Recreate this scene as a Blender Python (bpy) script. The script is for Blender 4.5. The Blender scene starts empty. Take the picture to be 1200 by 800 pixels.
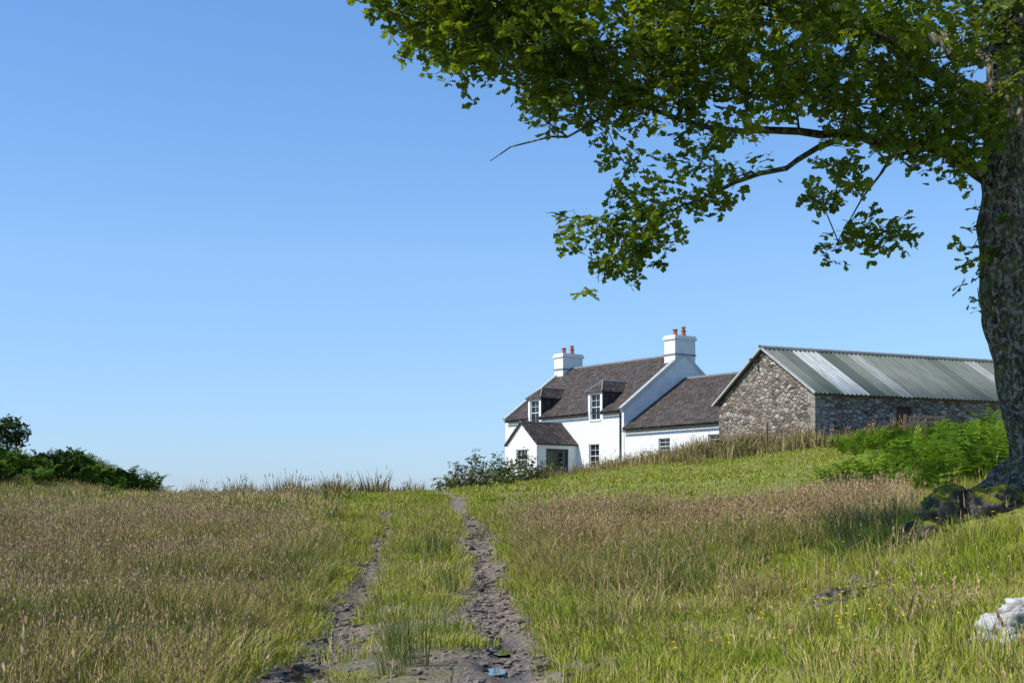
import bpy, math, random
import numpy as np
from mathutils import Vector, Matrix
random.seed(7); rng=np.random.default_rng(11)
sc=bpy.context.scene
sc.view_settings.view_transform='Standard'
try: sc.view_settings.look='None'
except Exception: pass
sc.view_settings.exposure=0

# ---------------------------------------------------------------- noise / terrain
def _h(i,j,s): 
    v=np.sin(i*127.1+j*311.7+s*74.7)*43758.5453
    return v-np.floor(v)
def vn(x,y,s,seed=0):
    X=np.asarray(x,float)/s; Y=np.asarray(y,float)/s
    i=np.floor(X); j=np.floor(Y); f=X-i; g=Y-j
    f=f*f*(3-2*f); g=g*g*(3-2*g)
    a=_h(i,j,seed);b=_h(i+1,j,seed);c=_h(i,j+1,seed);d=_h(i+1,j+1,seed)
    return ((a*(1-f)+b*f)*(1-g)+(c*(1-f)+d*f)*g)*2-1
def sst(a,b,x):
    t=np.clip((x-a)/(b-a),0,1); return t*t*(3-2*t)
CP=np.array([
(-.74,10.3,-1.17),(-1.27,20.5,-.65),(-1.86,32,.13),(-2.6,41,.62),(-3.4,50,.9),(-4.8,70,.95),(-7,100,.6),
(0,0,-1.62),(0,-12,-2.1),(-7,0,-1.8),(6,0,-1.0),
(-4.3,12,-1.15),(-6,20,-.75),(-9,32,-.1),(-5,32,.03),(-7,45,.5),(-11,45,.48),(-16,44,.48),(-14,75,.2),(-12,20,-.7),
(-21.6,58,1.7),(-18.5,58,1.9),(-16,58,1.3),(-13.6,58,.6),(-20,48,.8),(-26,58,1.2),(-22,75,1.0),(-28,40,.3),
(14.5,68,3.35),(11,75.5,3.2),(24,72.5,3.7),(7.9,101,2.9),(-.5,112,2.8),(1.8,103,2.75),(14.3,92.5,3.1),
(3.6,60,1.33),(5.1,85,2.55),(10.8,60,2.4),(13.5,45,1.67),(6,25,.1),(4.2,35,.2),(2.4,20,-.52),(1.8,15,-.84),
(.66,11,-1.17),(4.3,18,-.36),(3.1,13,-.72),(2.4,10,-1.04),(5.6,16,.05),(3.3,9,-.72),(7.3,22,.42),(10,12,.6),(12,25,1.0),
(30,40,2.8),(40,70,4.0),(20,20,1.9),(.36,30,.1),(-.5,45,.8),(-1.8,75,1.4),(-4,88,1.2),
(0,140,1.0),(40,130,3),(-40,100,-1),(-60,60,-.5),(-60,150,-3),(60,160,2),(60,20,3),(-60,0,-2),(60,-20,0)],float)
_S=50.
def _phi(r2): return 0.5*r2*np.log(r2+1e-12)
def _fit():
    P=CP[:,:2]/_S; n=len(P)
    K=_phi(((P[:,None]-P[None])**2).sum(-1))+np.eye(n)*2e-4
    A=np.zeros((n+3,n+3)); A[:n,:n]=K; Q=np.c_[np.ones(n),P]; A[:n,n:]=Q; A[n:,:n]=Q.T
    return np.linalg.solve(A,np.r_[CP[:,2],0,0,0])
_W=_fit()
def tps(x,y):
    x=np.ravel(x)/_S; y=np.ravel(y)/_S; out=np.empty(len(x)); P=CP[:,:2]/_S
    for k in range(0,len(x),20000):
        a=x[k:k+20000];b=y[k:k+20000]
        r2=(a[:,None]-P[:,0])**2+(b[:,None]-P[:,1])**2
        out[k:k+20000]=_phi(r2)@_W[:-3]+_W[-3]+_W[-2]*a+_W[-1]*b
    return out
_tx=np.polyfit([0,10.3,20.5,32,41,50,60],[-.35,-.74,-1.27,-1.86,-2.6,-3.4,-4.4],3)
def xc(y):
    yy=np.clip(y,-20,60); return np.polyval(_tx,yy)-(np.clip(y,60,200)-60)*.06
HR=.82
def rut(x,y):
    u=x-xc(y)-.14*vn(y,0*y,3.1,5)-.07*vn(y,0*y+3,1.1,15)
    a=np.abs(np.abs(u)-HR)
    return u,a
PUD=[(-1.66,11.6,.24,.60),(-.10,13.3,.14,.65),(-.16,11.6,.12,.30)]
PZ=[]
def H(x,y):
    x=np.asarray(x,float);y=np.asarray(y,float);sh=x.shape
    x=x.ravel();y=y.ravel()
    z=np.clip(tps(x,y),-6,8)
    u,a=rut(x,y)
    tr=1-sst(1.2,2.2,np.abs(u)); near=1-sst(60,110,np.hypot(x,y-10))
    z+=(1-tr)*near*(.10*vn(x,y,2.7,1)+.05*vn(x,y,1.1,2)+.025*vn(x,y,.45,3))
    f=1-sst(60,80,y)
    z-=f*(.13-.08*sst(16,30,y))*np.exp(-(a/.27)**2)
    z+=f*tr*(.010*vn(x,y,.22,6)+.022*vn(x,y,.6,8))
    for (px,py,rx,ry),pz in zip(PUD,PZ):
        m=np.exp(-((((x-px)/rx)**2+((y-py)/ry)**2)/.8)**2)
        z=z*(1-m)+(pz-.03)*m
    d=np.hypot(x,y-50); w=sst(90,180,d)
    z=z*(1-w)+(-9)*w
    return z.reshape(sh)
def zat(x,y): return float(H(np.array([x]),np.array([y]))[0])
_pz=[min(zat(p[0],p[1]),zat(p[0],p[1]-p[3]*.6),zat(p[0],p[1]+p[3]*.6))+.004 for p in PUD]; PZ+=_pz

# ---------------------------------------------------------------- node helpers
def newmat(name):
    m=bpy.data.materials.new(name); m.use_nodes=True; nt=m.node_tree; nt.nodes.clear()
    out=nt.nodes.new('ShaderNodeOutputMaterial'); return m,nt,out
class NB:
    def __init__(s,nt): s.nt=nt
    def n(s,t,**k):
        nd=s.nt.nodes.new(t)
        for a,b in k.items(): setattr(nd,a,b)
        return nd
    def l(s,a,b): s.nt.links.new(a,b)
    def noise(s,vec,scale,detail=4,rough=.55,dist=0):
        n=s.n('ShaderNodeTexNoise'); n.inputs['Scale'].default_value=scale; n.inputs['Detail'].default_value=detail
        n.inputs['Roughness'].default_value=rough; n.inputs['Distortion'].default_value=dist
        if vec is not None: s.l(vec,n.inputs['Vector'])
        return n
    def ramp(s,fac,stops,interp='LINEAR'):
        r=s.n('ShaderNodeValToRGB'); r.color_ramp.interpolation=interp
        e=r.color_ramp.elements
        while len(e)>1: e.remove(e[-1])
        e[0].position=stops[0][0]; e[0].color=tuple(stops[0][1])+(1,)
        for p,c in stops[1:]:
            q=e.new(p); q.color=tuple(c)+(1,)
        s.l(fac,r.inputs[0]); return r.outputs[0]
    def mix(s,f,a,b,mode='MIX'):
        m=s.n('ShaderNodeMix',data_type='RGBA',blend_type=mode)
        for sock,v in ((m.inputs[0],f),(m.inputs[6],a),(m.inputs[7],b)):
            if hasattr(v,'is_output'): s.l(v,sock)
            elif isinstance(v,(int,float)): sock.default_value=v
            else: sock.default_value=tuple(v)+(1,)
        return m.outputs[2]
    def math(s,op,a,b=0):
        m=s.n('ShaderNodeMath',operation=op)
        for i,v in enumerate((a,b)):
            if hasattr(v,'is_output'): s.l(v,m.inputs[i])
            else: m.inputs[i].default_value=v
        return m.outputs[0]
    def bump(s,h,st,dist):
        b=s.n('ShaderNodeBump'); b.inputs['Strength'].default_value=st; b.inputs['Distance'].default_value=dist
        s.l(h,b.inputs['Height']); return b.outputs[0]
    def pbsdf(s,out,col,rough=.8,nrm=None,spec=.3,metal=0):
        p=s.n('ShaderNodeBsdfPrincipled')
        if hasattr(col,'is_output'): s.l(col,p.inputs['Base Color'])
        else: p.inputs['Base Color'].default_value=tuple(col)+(1,)
        if hasattr(rough,'is_output'): s.l(rough,p.inputs['Roughness'])
        else: p.inputs['Roughness'].default_value=rough
        p.inputs['Specular IOR Level'].default_value=spec; p.inputs['Metallic'].default_value=metal
        if nrm is not None: s.l(nrm,p.inputs['Normal'])
        s.l(p.outputs[0],out.inputs[0]); return p
def simple(name,col,rough=.8,var=.15,scale=6,bump=.0,spec=.3,metal=0):
    m,nt,out=newmat(name); b=NB(nt); tc=b.n('ShaderNodeTexCoord')
    n=b.noise(tc.outputs['Object'],scale)
    c=b.ramp(n.outputs[0],[(.3,[v*(1-var) for v in col]),(.7,[min(1,v*(1+var)) for v in col])])
    nr=b.bump(n.outputs[0],bump,.02) if bump else None
    b.pbsdf(out,c,rough,nr,spec,metal); return m
def leafmat(name,cols,transl=.4,tcol=None,patch=None,spec=0,rough=.5,pf=.6):
    m,nt,out=newmat(name); b=NB(nt)
    oi=b.n('ShaderNodeObjectInfo'); geo=b.n('ShaderNodeNewGeometry')
    n=b.noise(geo.outputs['Position'],9,0)
    f=b.math('ADD',b.math('MULTIPLY',oi.outputs['Random'],.6),b.math('MULTIPLY',n.outputs[0],.4))
    k=len(cols)
    c=b.ramp(f,[(.1+.8*i/(k-1),cols[i]) for i in range(k)])
    if patch:
        n2=b.noise(geo.outputs['Position'],.38,1)
        fa=b.ramp(n2.outputs[0],[(.42,(0,0,0)),(.6,(1,1,1))])
        c=b.mix(fa,c,b.mix(pf,c,patch))
    if spec:
        p=b.n('ShaderNodeBsdfPrincipled'); b.l(c,p.inputs['Base Color']); p.inputs['Roughness'].default_value=rough
        p.inputs['Specular IOR Level'].default_value=spec
    else:
        p=b.n('ShaderNodeBsdfDiffuse'); b.l(c,p.inputs[0])
    if transl<=0:
        b.l(p.outputs[0],out.inputs[0]); return m
    t=b.n('ShaderNodeBsdfTranslucent')
    tc=b.mix(1.0,c,tcol or (1.4,1.5,.7),'MULTIPLY'); b.l(tc,t.inputs[0])
    ms=b.n('ShaderNodeMixShader'); ms.inputs[0].default_value=transl
    b.l(p.outputs[0],ms.inputs[1]); b.l(t.outputs[0],ms.inputs[2]); b.l(ms.outputs[0],out.inputs[0])
    return m

# ---------------------------------------------------------------- mesh helpers
def mesh_obj(name,verts,faces,mats,parent=None,smooth=False,M=None,link=True,midx=None):
    me=bpy.data.meshes.new(name); me.from_pydata([tuple(v) for v in verts],[],[tuple(f) for f in faces])
    if not isinstance(mats,(list,tuple)): mats=[mats]
    for m in mats: me.materials.append(m)
    if midx is not None: me.polygons.foreach_set('material_index',midx)
    if smooth: me.polygons.foreach_set('use_smooth',[True]*len(me.polygons))
    me.update()
    o=bpy.data.objects.new(name,me)
    if link: sc.collection.objects.link(o)
    if parent: o.parent=parent
    if M is not None: o.matrix_basis=M
    return o
def empty(name,loc,rz=0):
    e=bpy.data.objects.new(name,None); sc.collection.objects.link(e); e.location=loc; e.rotation_euler=(0,0,rz); e.empty_display_size=.3
    return e
BF=[(0,3,2,1),(4,5,6,7),(0,1,5,4),(1,2,6,5),(2,3,7,6),(3,0,4,7)]
def bv(x0,x1,y0,y1,z0,z1): return [(x0,y0,z0),(x1,y0,z0),(x1,y1,z0),(x0,y1,z0),(x0,y0,z1),(x1,y0,z1),(x1,y1,z1),(x0,y1,z1)]
def box(name,x0,x1,y0,y1,z0,z1,mat,parent=None): return mesh_obj(name,bv(x0,x1,y0,y1,z0,z1),BF,mat,parent)
def boxes(name,L,mat,parent=None):
    V=[];F=[]
    for b in L:
        o=len(V); V+=bv(*b); F+=[tuple(i+o for i in f) for f in BF]
    return mesh_obj(name,V,F,mat,parent)
def slab(name,O,Xd,W,Yd,L,t,mat,parent,low=0.0):
    X=Vector(Xd).normalized();Y=Vector(Yd).normalized();Z=X.cross(Y)
    M=Matrix(((X.x,Y.x,Z.x,O[0]),(X.y,Y.y,Z.y,O[1]),(X.z,Y.z,Z.z,O[2]),(0,0,0,1)))
    return mesh_obj(name,bv(0,W,0,L,low,t),BF,mat,parent,M=M)
def wall(name,O,A,W,Ht,Nin,holes,depth,mat,parent,z0=0):
    O=Vector(O);A=Vector(A);N=Vector(Nin)
    xs=sorted(set([0,W]+[h[0] for h in holes]+[h[1] for h in holes])); zs=sorted(set([0,Ht]+[h[2] for h in holes]+[h[3] for h in holes]))
    V=[];F=[]
    def q(*p): o=len(V); V.extend(p); F.append((o,o+1,o+2,o+3))
    P=lambda a,z,d=0: O+A*a+Vector((0,0,z))+N*d
    for i in range(len(xs)-1):
        for j in range(len(zs)-1):
            cx=(xs[i]+xs[i+1])/2;cz=(zs[j]+zs[j+1])/2
            if any(h[0]<cx<h[1] and h[2]<cz<h[3] for h in holes): continue
            q(P(xs[i],zs[j]),P(xs[i+1],zs[j]),P(xs[i+1],zs[j+1]),P(xs[i],zs[j+1]))
    for a0,a1,b0,b1 in holes:
        q(P(a0,b0),P(a1,b0),P(a1,b0,depth),P(a0,b0,depth)); q(P(a0,b1),P(a1,b1),P(a1,b1,depth),P(a0,b1,depth))
        q(P(a0,b0),P(a0,b1),P(a0,b1,depth),P(a0,b0,depth)); q(P(a1,b0),P(a1,b1),P(a1,b1,depth),P(a1,b0,depth))
    return mesh_obj(name,V,F,mat,parent)

# ---------------------------------------------------------------- materials
M_grass=leafmat('grass_green',[(.115,.155,.022),(.19,.225,.038),(.28,.27,.07)],0,patch=(.35,.26,.10),pf=.55)
M_short=leafmat('grass_short',[(.17,.225,.022),(.255,.31,.034),(.34,.34,.06)],0,patch=(.35,.33,.065))
M_straw=leafmat('grass_straw',[(.38,.28,.12),(.53,.41,.20),(.64,.53,.30)],0)
M_seed=leafmat('grass_seed',[(.30,.18,.10),(.42,.28,.16),(.54,.40,.25)],0)
M_rush=leafmat('rush_green',[(.05,.09,.018),(.08,.13,.025),(.14,.175,.04)],0)
M_band=leafmat('rough_grass_brown',[(.10,.105,.03),(.18,.15,.055),(.26,.19,.085)],0)
M_brack=leafmat('bracken_green',[(.07,.13,.014),(.12,.20,.022),(.18,.26,.03)],.3)
M_brackd=leafmat('bracken_dark',[(.035,.07,.012),(.055,.105,.016),(.085,.135,.02)],0)
M_leaf=leafmat('oak_leaf',[(.08,.125,.012),(.14,.20,.018),(.24,.29,.035)],.42,(1.45,1.45,.4),spec=.4,rough=.4)
M_bush=leafmat('bush_leaf',[(.06,.075,.022),(.10,.11,.03),(.16,.14,.055)],0)
M_gbush=leafmat('green_bush_leaf',[(.06,.10,.018),(.10,.15,.025),(.16,.19,.04)],0)
M_dleaf=leafmat('thorn_leaf',[(.03,.055,.018),(.045,.075,.022),(.06,.09,.025)],0)

def ground_mat():
    m,nt,out=newmat('ground_turf_and_gravel'); b=NB(nt)
    geo=b.n('ShaderNodeNewGeometry'); P=geo.outputs['Position']
    ad=b.n('ShaderNodeAttribute',attribute_name='dirt'); am=b.n('ShaderNodeAttribute',attribute_name='moss'); aw=b.n('ShaderNodeAttribute',attribute_name='wet')
    n1=b.noise(P,1.3,5,.6); n2=b.noise(P,14,4,.65); n3=b.noise(P,60,3,.6)
    soil=b.ramp(n1.outputs[0],[(.3,(.07,.08,.02)),(.5,(.12,.12,.035)),(.72,(.19,.15,.06))])
    moss=b.ramp(n2.outputs[0],[(.3,(.085,.12,.012)),(.5,(.20,.23,.018)),(.72,(.33,.30,.035))])
    gr=b.mix(am.outputs['Fac'],soil,moss)
    gr=b.mix(.35,gr,b.ramp(n3.outputs[0],[(.35,(.04,.045,.012)),(.65,(.28,.28,.09))]))
    v=b.n('ShaderNodeTexVoronoi'); v.inputs['Scale'].default_value=26; b.l(P,v.inputs['Vector'])
    ve=b.n('ShaderNodeTexVoronoi',feature='DISTANCE_TO_EDGE'); ve.inputs['Scale'].default_value=26; b.l(P,ve.inputs['Vector'])
    sep=b.n('ShaderNodeSeparateColor'); b.l(v.outputs['Color'],sep.inputs[0])
    st=b.ramp(sep.outputs[0],[(0,(.10,.08,.065)),(.35,(.20,.165,.135)),(.7,(.31,.265,.22)),(1,(.46,.41,.36))])
    ed=b.ramp(ve.outputs['Distance'],[(.03,(0,0,0)),(.14,(1,1,1))])
    soil2=b.ramp(n2.outputs[0],[(.35,(.10,.072,.045)),(.65,(.27,.205,.135))])
    dirt=b.mix(ed,soil2,b.mix(.6,st,soil2))
    dirt=b.mix(aw.outputs['Fac'],dirt,b.mix(1.0,dirt,(.42,.40,.38),'MULTIPLY'))
    fac=b.ramp(b.math('ADD',ad.outputs['Fac'],b.math('MULTIPLY',b.math('SUBTRACT',n2.outputs[0],.5),.8)),[(.4,(0,0,0)),(.6,(1,1,1))])
    c=b.mix(fac,gr,dirt)
    h=b.math('ADD',b.math('MULTIPLY',ed,.3),n2.outputs[0])
    h=b.math('ADD',h,b.math('MULTIPLY',n3.outputs[0],.4))
    rg=b.math('SUBTRACT',.85,b.math('MULTIPLY',aw.outputs['Fac'],.55))
    b.pbsdf(out,c,rg,b.bump(h,.6,.025),.4); return m
def stone_wall_mat(name,cols,mortar,scale=2.6):
    m,nt,out=newmat(name); b=NB(nt); tc=b.n('ShaderNodeTexCoord')
    mp=b.n('ShaderNodeMapping'); mp.inputs['Scale'].default_value=(1,1,1.7); b.l(tc.outputs['Object'],mp.inputs[0])
    nz=b.noise(mp.outputs[0],2.5,3); 
    vm=b.n('ShaderNodeVectorMath',operation='MULTIPLY_ADD'); b.l(nz.outputs['Color'],vm.inputs[0]); vm.inputs[1].default_value=(.34,.34,.34); b.l(mp.outputs[0],vm.inputs[2])
    v=b.n('ShaderNodeTexVoronoi'); v.inputs['Scale'].default_value=scale; b.l(vm.outputs[0],v.inputs['Vector']); v.inputs['Randomness'].default_value=1
    ve=b.n('ShaderNodeTexVoronoi',feature='DISTANCE_TO_EDGE'); ve.inputs['Scale'].default_value=scale; b.l(vm.outputs[0],ve.inputs['Vector']); ve.inputs['Randomness'].default_value=1
    sep=b.n('ShaderNodeSeparateColor'); b.l(v.outputs['Color'],sep.inputs[0])
    k=len(cols); st=b.ramp(sep.outputs[1],[(i/(k-1),cols[i]) for i in range(k)])
    nf=b.noise(tc.outputs['Object'],9,6,.7)
    st=b.mix(.7,st,b.mix(1,st,b.ramp(nf.outputs[0],[(.3,(.4,.38,.34)),(.7,(1.6,1.6,1.55))]),'MULTIPLY'))
    nb=b.noise(tc.outputs['Object'],.8,4,.6)
    st=b.mix(b.ramp(nb.outputs[0],[(.5,(0,0,0)),(.7,(.45,.45,.45))]),st,(.15,.125,.085))
    ed=b.ramp(ve.outputs['Distance'],[(.01,(0,0,0)),(.06,(1,1,1))])
    mo=b.mix(b.ramp(nb.outputs[0],[(.4,(0,0,0)),(.6,(1,1,1))]),[x*.3 for x in mortar],mortar)
    c=b.mix(ed,mo,st)
    h=b.math('ADD',b.math('MULTIPLY',b.ramp(ve.outputs['Distance'],[(0,(0,0,0)),(.2,(1,1,1))]),1.0),b.math('MULTIPLY',nf.outputs[0],.7))
    b.pbsdf(out,c,.9,b.bump(h,1,.09),.2); return m
def slate_mat():
    m,nt,out=newmat('slate_roof'); b=NB(nt); tc=b.n('ShaderNodeTexCoord')
    br=b.n('ShaderNodeTexBrick'); b.l(tc.outputs['Object'],br.inputs['Vector'])
    br.inputs['Scale'].default_value=1; br.inputs['Brick Width'].default_value=.42; br.inputs['Row Height'].default_value=.30
    br.inputs['Mortar Size'].default_value=.022; br.inputs['Color1'].default_value=(.030,.025,.024,1); br.inputs['Color2'].default_value=(.115,.092,.082,1)
    br.inputs['Mortar'].default_value=(.010,.009,.009,1)
    n=b.noise(tc.outputs['Object'],1.1,5,.6); n2=b.noise(tc.outputs['Object'],5,4,.7)
    c=b.mix(b.ramp(n2.outputs[0],[(.52,(0,0,0)),(.7,(.8,.8,.8))]),br.outputs[0],(.18,.145,.11))
    c=b.mix(b.ramp(n.outputs[0],[(.42,(0,0,0)),(.66,(.7,.7,.7))]),c,(.055,.042,.032))
    b.pbsdf(out,c,.7,b.bump(b.math('ADD',br.outputs['Fac'],n2.outputs[0]),.7,-.04),.3); return m
def corr_mat():
    m,nt,out=newmat('corrugated_sheet'); b=NB(nt); tc=b.n('ShaderNodeTexCoord')
    s=b.n('ShaderNodeSeparateXYZ'); b.l(tc.outputs['Object'],s.inputs[0])
    fl=b.math('FLOOR',b.math('MULTIPLY',s.outputs[0],1.15)); wn=b.n('ShaderNodeTexWhiteNoise',noise_dimensions='1D'); b.l(fl,wn.inputs['W'])
    c=b.ramp(wn.outputs['Value'],[(0,(.10,.12,.10)),(.3,(.155,.18,.15)),(.65,(.21,.23,.195)),(.85,(.17,.20,.16)),(.92,(.34,.36,.34)),(1,(.38,.39,.38))])
    a=b.math('MULTIPLY',b.math('GREATER_THAN',s.outputs[0],1.75),b.math('LESS_THAN',s.outputs[0],3.45))
    c=b.mix(a,c,(.50,.53,.52))
    mp=b.n('ShaderNodeMapping'); mp.inputs['Scale'].default_value=(5,.5,1); b.l(tc.outputs['Object'],mp.inputs[0])
    n=b.noise(mp.outputs[0],1.3,6,.65)
    c=b.mix(b.ramp(n.outputs[0],[(.45,(0,0,0)),(.72,(.7,.7,.7))]),c,(.085,.10,.07))
    n2=b.noise(tc.outputs['Object'],2.2,5,.7)
    c=b.mix(b.ramp(n2.outputs[0],[(.60,(0,0,0)),(.75,(.5,.5,.5))]),c,(.14,.10,.07))
    b.pbsdf(out,c,.5,b.bump(n2.outputs[0],.2,.02),.4,.1); return m
def bark_mat():
    m,nt,out=newmat('oak_bark'); b=NB(nt); geo=b.n('ShaderNodeTexCoord')
    mp=b.n('ShaderNodeMapping'); mp.inputs['Scale'].default_value=(1,1,.28); b.l(geo.outputs['Object'],mp.inputs[0])
    v=b.n('ShaderNodeTexVoronoi',feature='DISTANCE_TO_EDGE'); v.inputs['Scale'].default_value=16
    nz=b.noise(mp.outputs[0],6,4); vm=b.n('ShaderNodeVectorMath',operation='MULTIPLY_ADD'); b.l(nz.outputs['Color'],vm.inputs[0]); vm.inputs[1].default_value=(.25,.25,.25); b.l(mp.outputs[0],vm.inputs[2]); b.l(vm.outputs[0],v.inputs['Vector'])
    n=b.noise(geo.outputs['Object'],4,6,.65); n4=b.noise(geo.outputs['Object'],14,5,.75)
    c=b.ramp(v.outputs['Distance'],[(0,(.022,.018,.014)),(.15,(.13,.11,.08)),(.45,(.24,.21,.165))])
    c=b.mix(b.ramp(n.outputs[0],[(.46,(0,0,0)),(.58,(.8,.8,.8))]),c,(.15,.155,.05))
    c=b.mix(b.ramp(n4.outputs[0],[(.51,(0,0,0)),(.58,(.8,.8,.8))]),c,(.44,.42,.36))
    h=b.math('ADD',b.math('MINIMUM',v.outputs['Distance'],.3),b.math('MULTIPLY',n4.outputs[0],.3))
    b.pbsdf(out,c,.9,b.bump(h,1,.14),.15); return m
def rock_mat(name,cols,moss=.5,rb=.25):
    m,nt,out=newmat(name); b=NB(nt); geo=b.n('ShaderNodeNewGeometry'); oi=b.n('ShaderNodeObjectInfo')
    n=b.noise(geo.outputs['Position'],7,8,.7,.3); n2=b.noise(geo.outputs['Position'],35,5,.7)
    c=b.ramp(n.outputs[0],[(.35,cols[0]),(.5,cols[1]),(.65,cols[2])])
    c=b.mix(b.math('MULTIPLY',oi.outputs['Random'],rb),c,[x*1.6 for x in cols[1]])
    if moss:
        s=b.n('ShaderNodeSeparateXYZ'); b.l(geo.outputs['Normal'],s.inputs[0])
        f=b.ramp(b.math('ADD',b.math('MULTIPLY',s.outputs[2],.5),b.math('MULTIPLY',n.outputs[0],.6)),[(.95-moss*.5,(0,0,0)),(1.03-moss*.5,(1,1,1))])
        c=b.mix(f,c,b.ramp(n2.outputs[0],[(.35,(.08,.10,.012)),(.65,(.28,.27,.022))]))
    b.pbsdf(out,c,.85,b.bump(b.math('ADD',n.outputs[0],b.math('MULTIPLY',n2.outputs[0],.4)),1,.06),.3); return m
def white_mat():
    m,nt,out=newmat('limewash_white'); b=NB(nt); tc=b.n('ShaderNodeTexCoord')
    n=b.noise(tc.outputs['Object'],1.2,6,.6); n2=b.noise(tc.outputs['Object'],5,5,.65)
    s=b.n('ShaderNodeSeparateXYZ'); b.l(tc.outputs['Object'],s.inputs[0])
    c=b.ramp(n.outputs[0],[(.3,(.72,.72,.70)),(.55,(.80,.80,.785)),(.8,(.84,.84,.825))])
    lowf=b.ramp(b.math('ADD',s.outputs[2],b.math('MULTIPLY',n2.outputs[0],1.0)),[(.55,(.5,.5,.5)),(1.0,(0,0,0))])
    c=b.mix(lowf,c,(.42,.42,.34))
    b.pbsdf(out,c,.85,b.bump(n2.outputs[0],.7,.08),.2); return m
M_ground=ground_mat()
M_stone=stone_wall_mat('rubble_stone',[(.10,.085,.07),(.24,.20,.165),(.40,.36,.31),(.17,.13,.10),(.48,.44,.39),(.29,.25,.20)],(.34,.295,.235),3.0)
M_slate=slate_mat(); M_corr=corr_mat(); M_bark=bark_mat(); M_white=white_mat()
M_rock=rock_mat('grey_rock',[(.03,.028,.024),(.085,.078,.066),(.20,.185,.165)],.85,.1)
M_orock=rock_mat('outcrop_rock',[(.06,.055,.045),(.18,.16,.14),(.38,.35,.32)],.75,.1)
M_wrock=rock_mat('pale_rock',[(.16,.14,.12),(.62,.60,.57),(.80,.79,.77)],.08,0)
M_peb=rock_mat('track_stone',[(.10,.083,.07),(.20,.17,.145),(.34,.30,.265)],0,.8)
M_frame=simple('white_paint',(.72,.72,.71),.4,.04)
M_glass,nt_,o_=newmat('window_glass'); _b=NB(nt_); _b.pbsdf(o_,(.012,.014,.018),.1,None,.45)
M_door=simple('grey_door_paint',(.05,.058,.065),.5,.15)
M_lead=simple('lead_flashing',(.24,.25,.27),.5,.2)
M_pot=simple('terracotta',(.36,.12,.06),.75,.25)
M_iron=simple('black_iron',(.03,.03,.03),.5)
M_wood=simple('weathered_wood',(.16,.12,.085),.85,.35,9,.4)
M_bwood=simple('brown_board',(.10,.06,.04),.8,.3,9,.3)
M_verge=simple('pale_verge_trim',(.40,.40,.39),.6,.2)
m,nt_,o_=newmat('puddle_water'); M_water=m; NB(nt_).pbsdf(o_,(.03,.026,.02),.04,None,.8)
M_yel=simple('yellow_petal',(.80,.60,.03),.6,.1)

# ---------------------------------------------------------------- ground sheet
def grow(a,b,s,g):
    L=[a];
    while L[-1]<b: L.append(L[-1]+s); s*=g
    return L
ys=list(np.arange(-30,7,.5))+list(np.arange(7,16,.07)); ys+=grow(16,130,.09,1.02)+grow(134,2500,5,1.16)
xp=list(np.arange(0,4,.06))+list(np.arange(4.02,7,.09)); xp+=grow(7,60,.1,1.04)+grow(64,2500,5,1.18)
xs=sorted(set([-v for v in xp]+xp)); ys=sorted(set(ys))
X,Y=np.meshgrid(xs,ys); Z=H(X,Y)
nx,ny=len(xs),len(ys)
me=bpy.data.meshes.new('ground'); nv=nx*ny; me.vertices.add(nv)
me.vertices.foreach_set('co',np.stack([X.ravel(),Y.ravel(),Z.ravel()],1).ravel())
idx=np.arange(nv).reshape(ny,nx); q=np.stack([idx[:-1,:-1],idx[:-1,1:],idx[1:,1:],idx[1:,:-1]],-1).reshape(-1,4)
me.loops.add(q.size); me.loops.foreach_set('vertex_index',q.ravel().astype(np.int32))
me.polygons.add(len(q)); me.polygons.foreach_set('loop_start',np.arange(len(q),dtype=np.int32)*4)
me.update(calc_edges=True); me.polygons.foreach_set('use_smooth',np.ones(len(q),bool))
def dirtf(x,y):
    u,a=rut(x,y)
    wd=.33+.07*vn(x,y,1.7,17)-.05*sst(22,34,y)+.04*(u>0)
    d=np.exp(-(a/wd)**4)+.20*vn(x,y,.5,9)+.14*vn(x,y,.17,10)
    d=d-.40*(u<0)*sst(19,23,y)*(1-sst(27,31,y))*(vn(x,y,1.3,18)>.0)
    d=d-.35*(u<0)*sst(33,38,y)
    d=np.maximum(d,(np.abs(u)<.8)*(.40+.34*vn(x,y,.6,12))*(1-sst(11,26,y)))
    d=np.maximum(d,(u>.7)*(u<1.75)*(.38+.4*vn(x,y,.5,14))*(1-sst(11.5,13.5,y)))
    return d*(1-sst(50,60,y))
def mossf(x,y):
    return np.clip(sst(1.2,2.0,x-xc(y))*(1-sst(16,20,y-.4*np.maximum(x-3,0)))+ sst(28,32,y)*sst(1.0,1.6,x-xc(y))+.2*vn(x,y,1.5,31),0,1)
def wetf(x,y):
    u,a=rut(x,y); w=np.exp(-(a/.24)**2)*(1-sst(15,22,y))*np.clip(.6+.8*vn(x,y,1.3,33),0,1)
    for px,py,rx,ry in PUD: w=np.maximum(w,np.exp(-(((x-px)/(rx*1.6))**2+((y-py)/(ry*1.4))**2)))
    return np.clip(w,0,1)
for nm,fn in (('dirt',dirtf),('moss',mossf),('wet',wetf)):
    at=me.attributes.new(nm,'FLOAT','POINT'); at.data.foreach_set('value',fn(X,Y).ravel().astype(np.float32))
me.materials.append(M_ground); g=bpy.data.objects.new('ground',me); sc.collection.objects.link(g)

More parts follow.
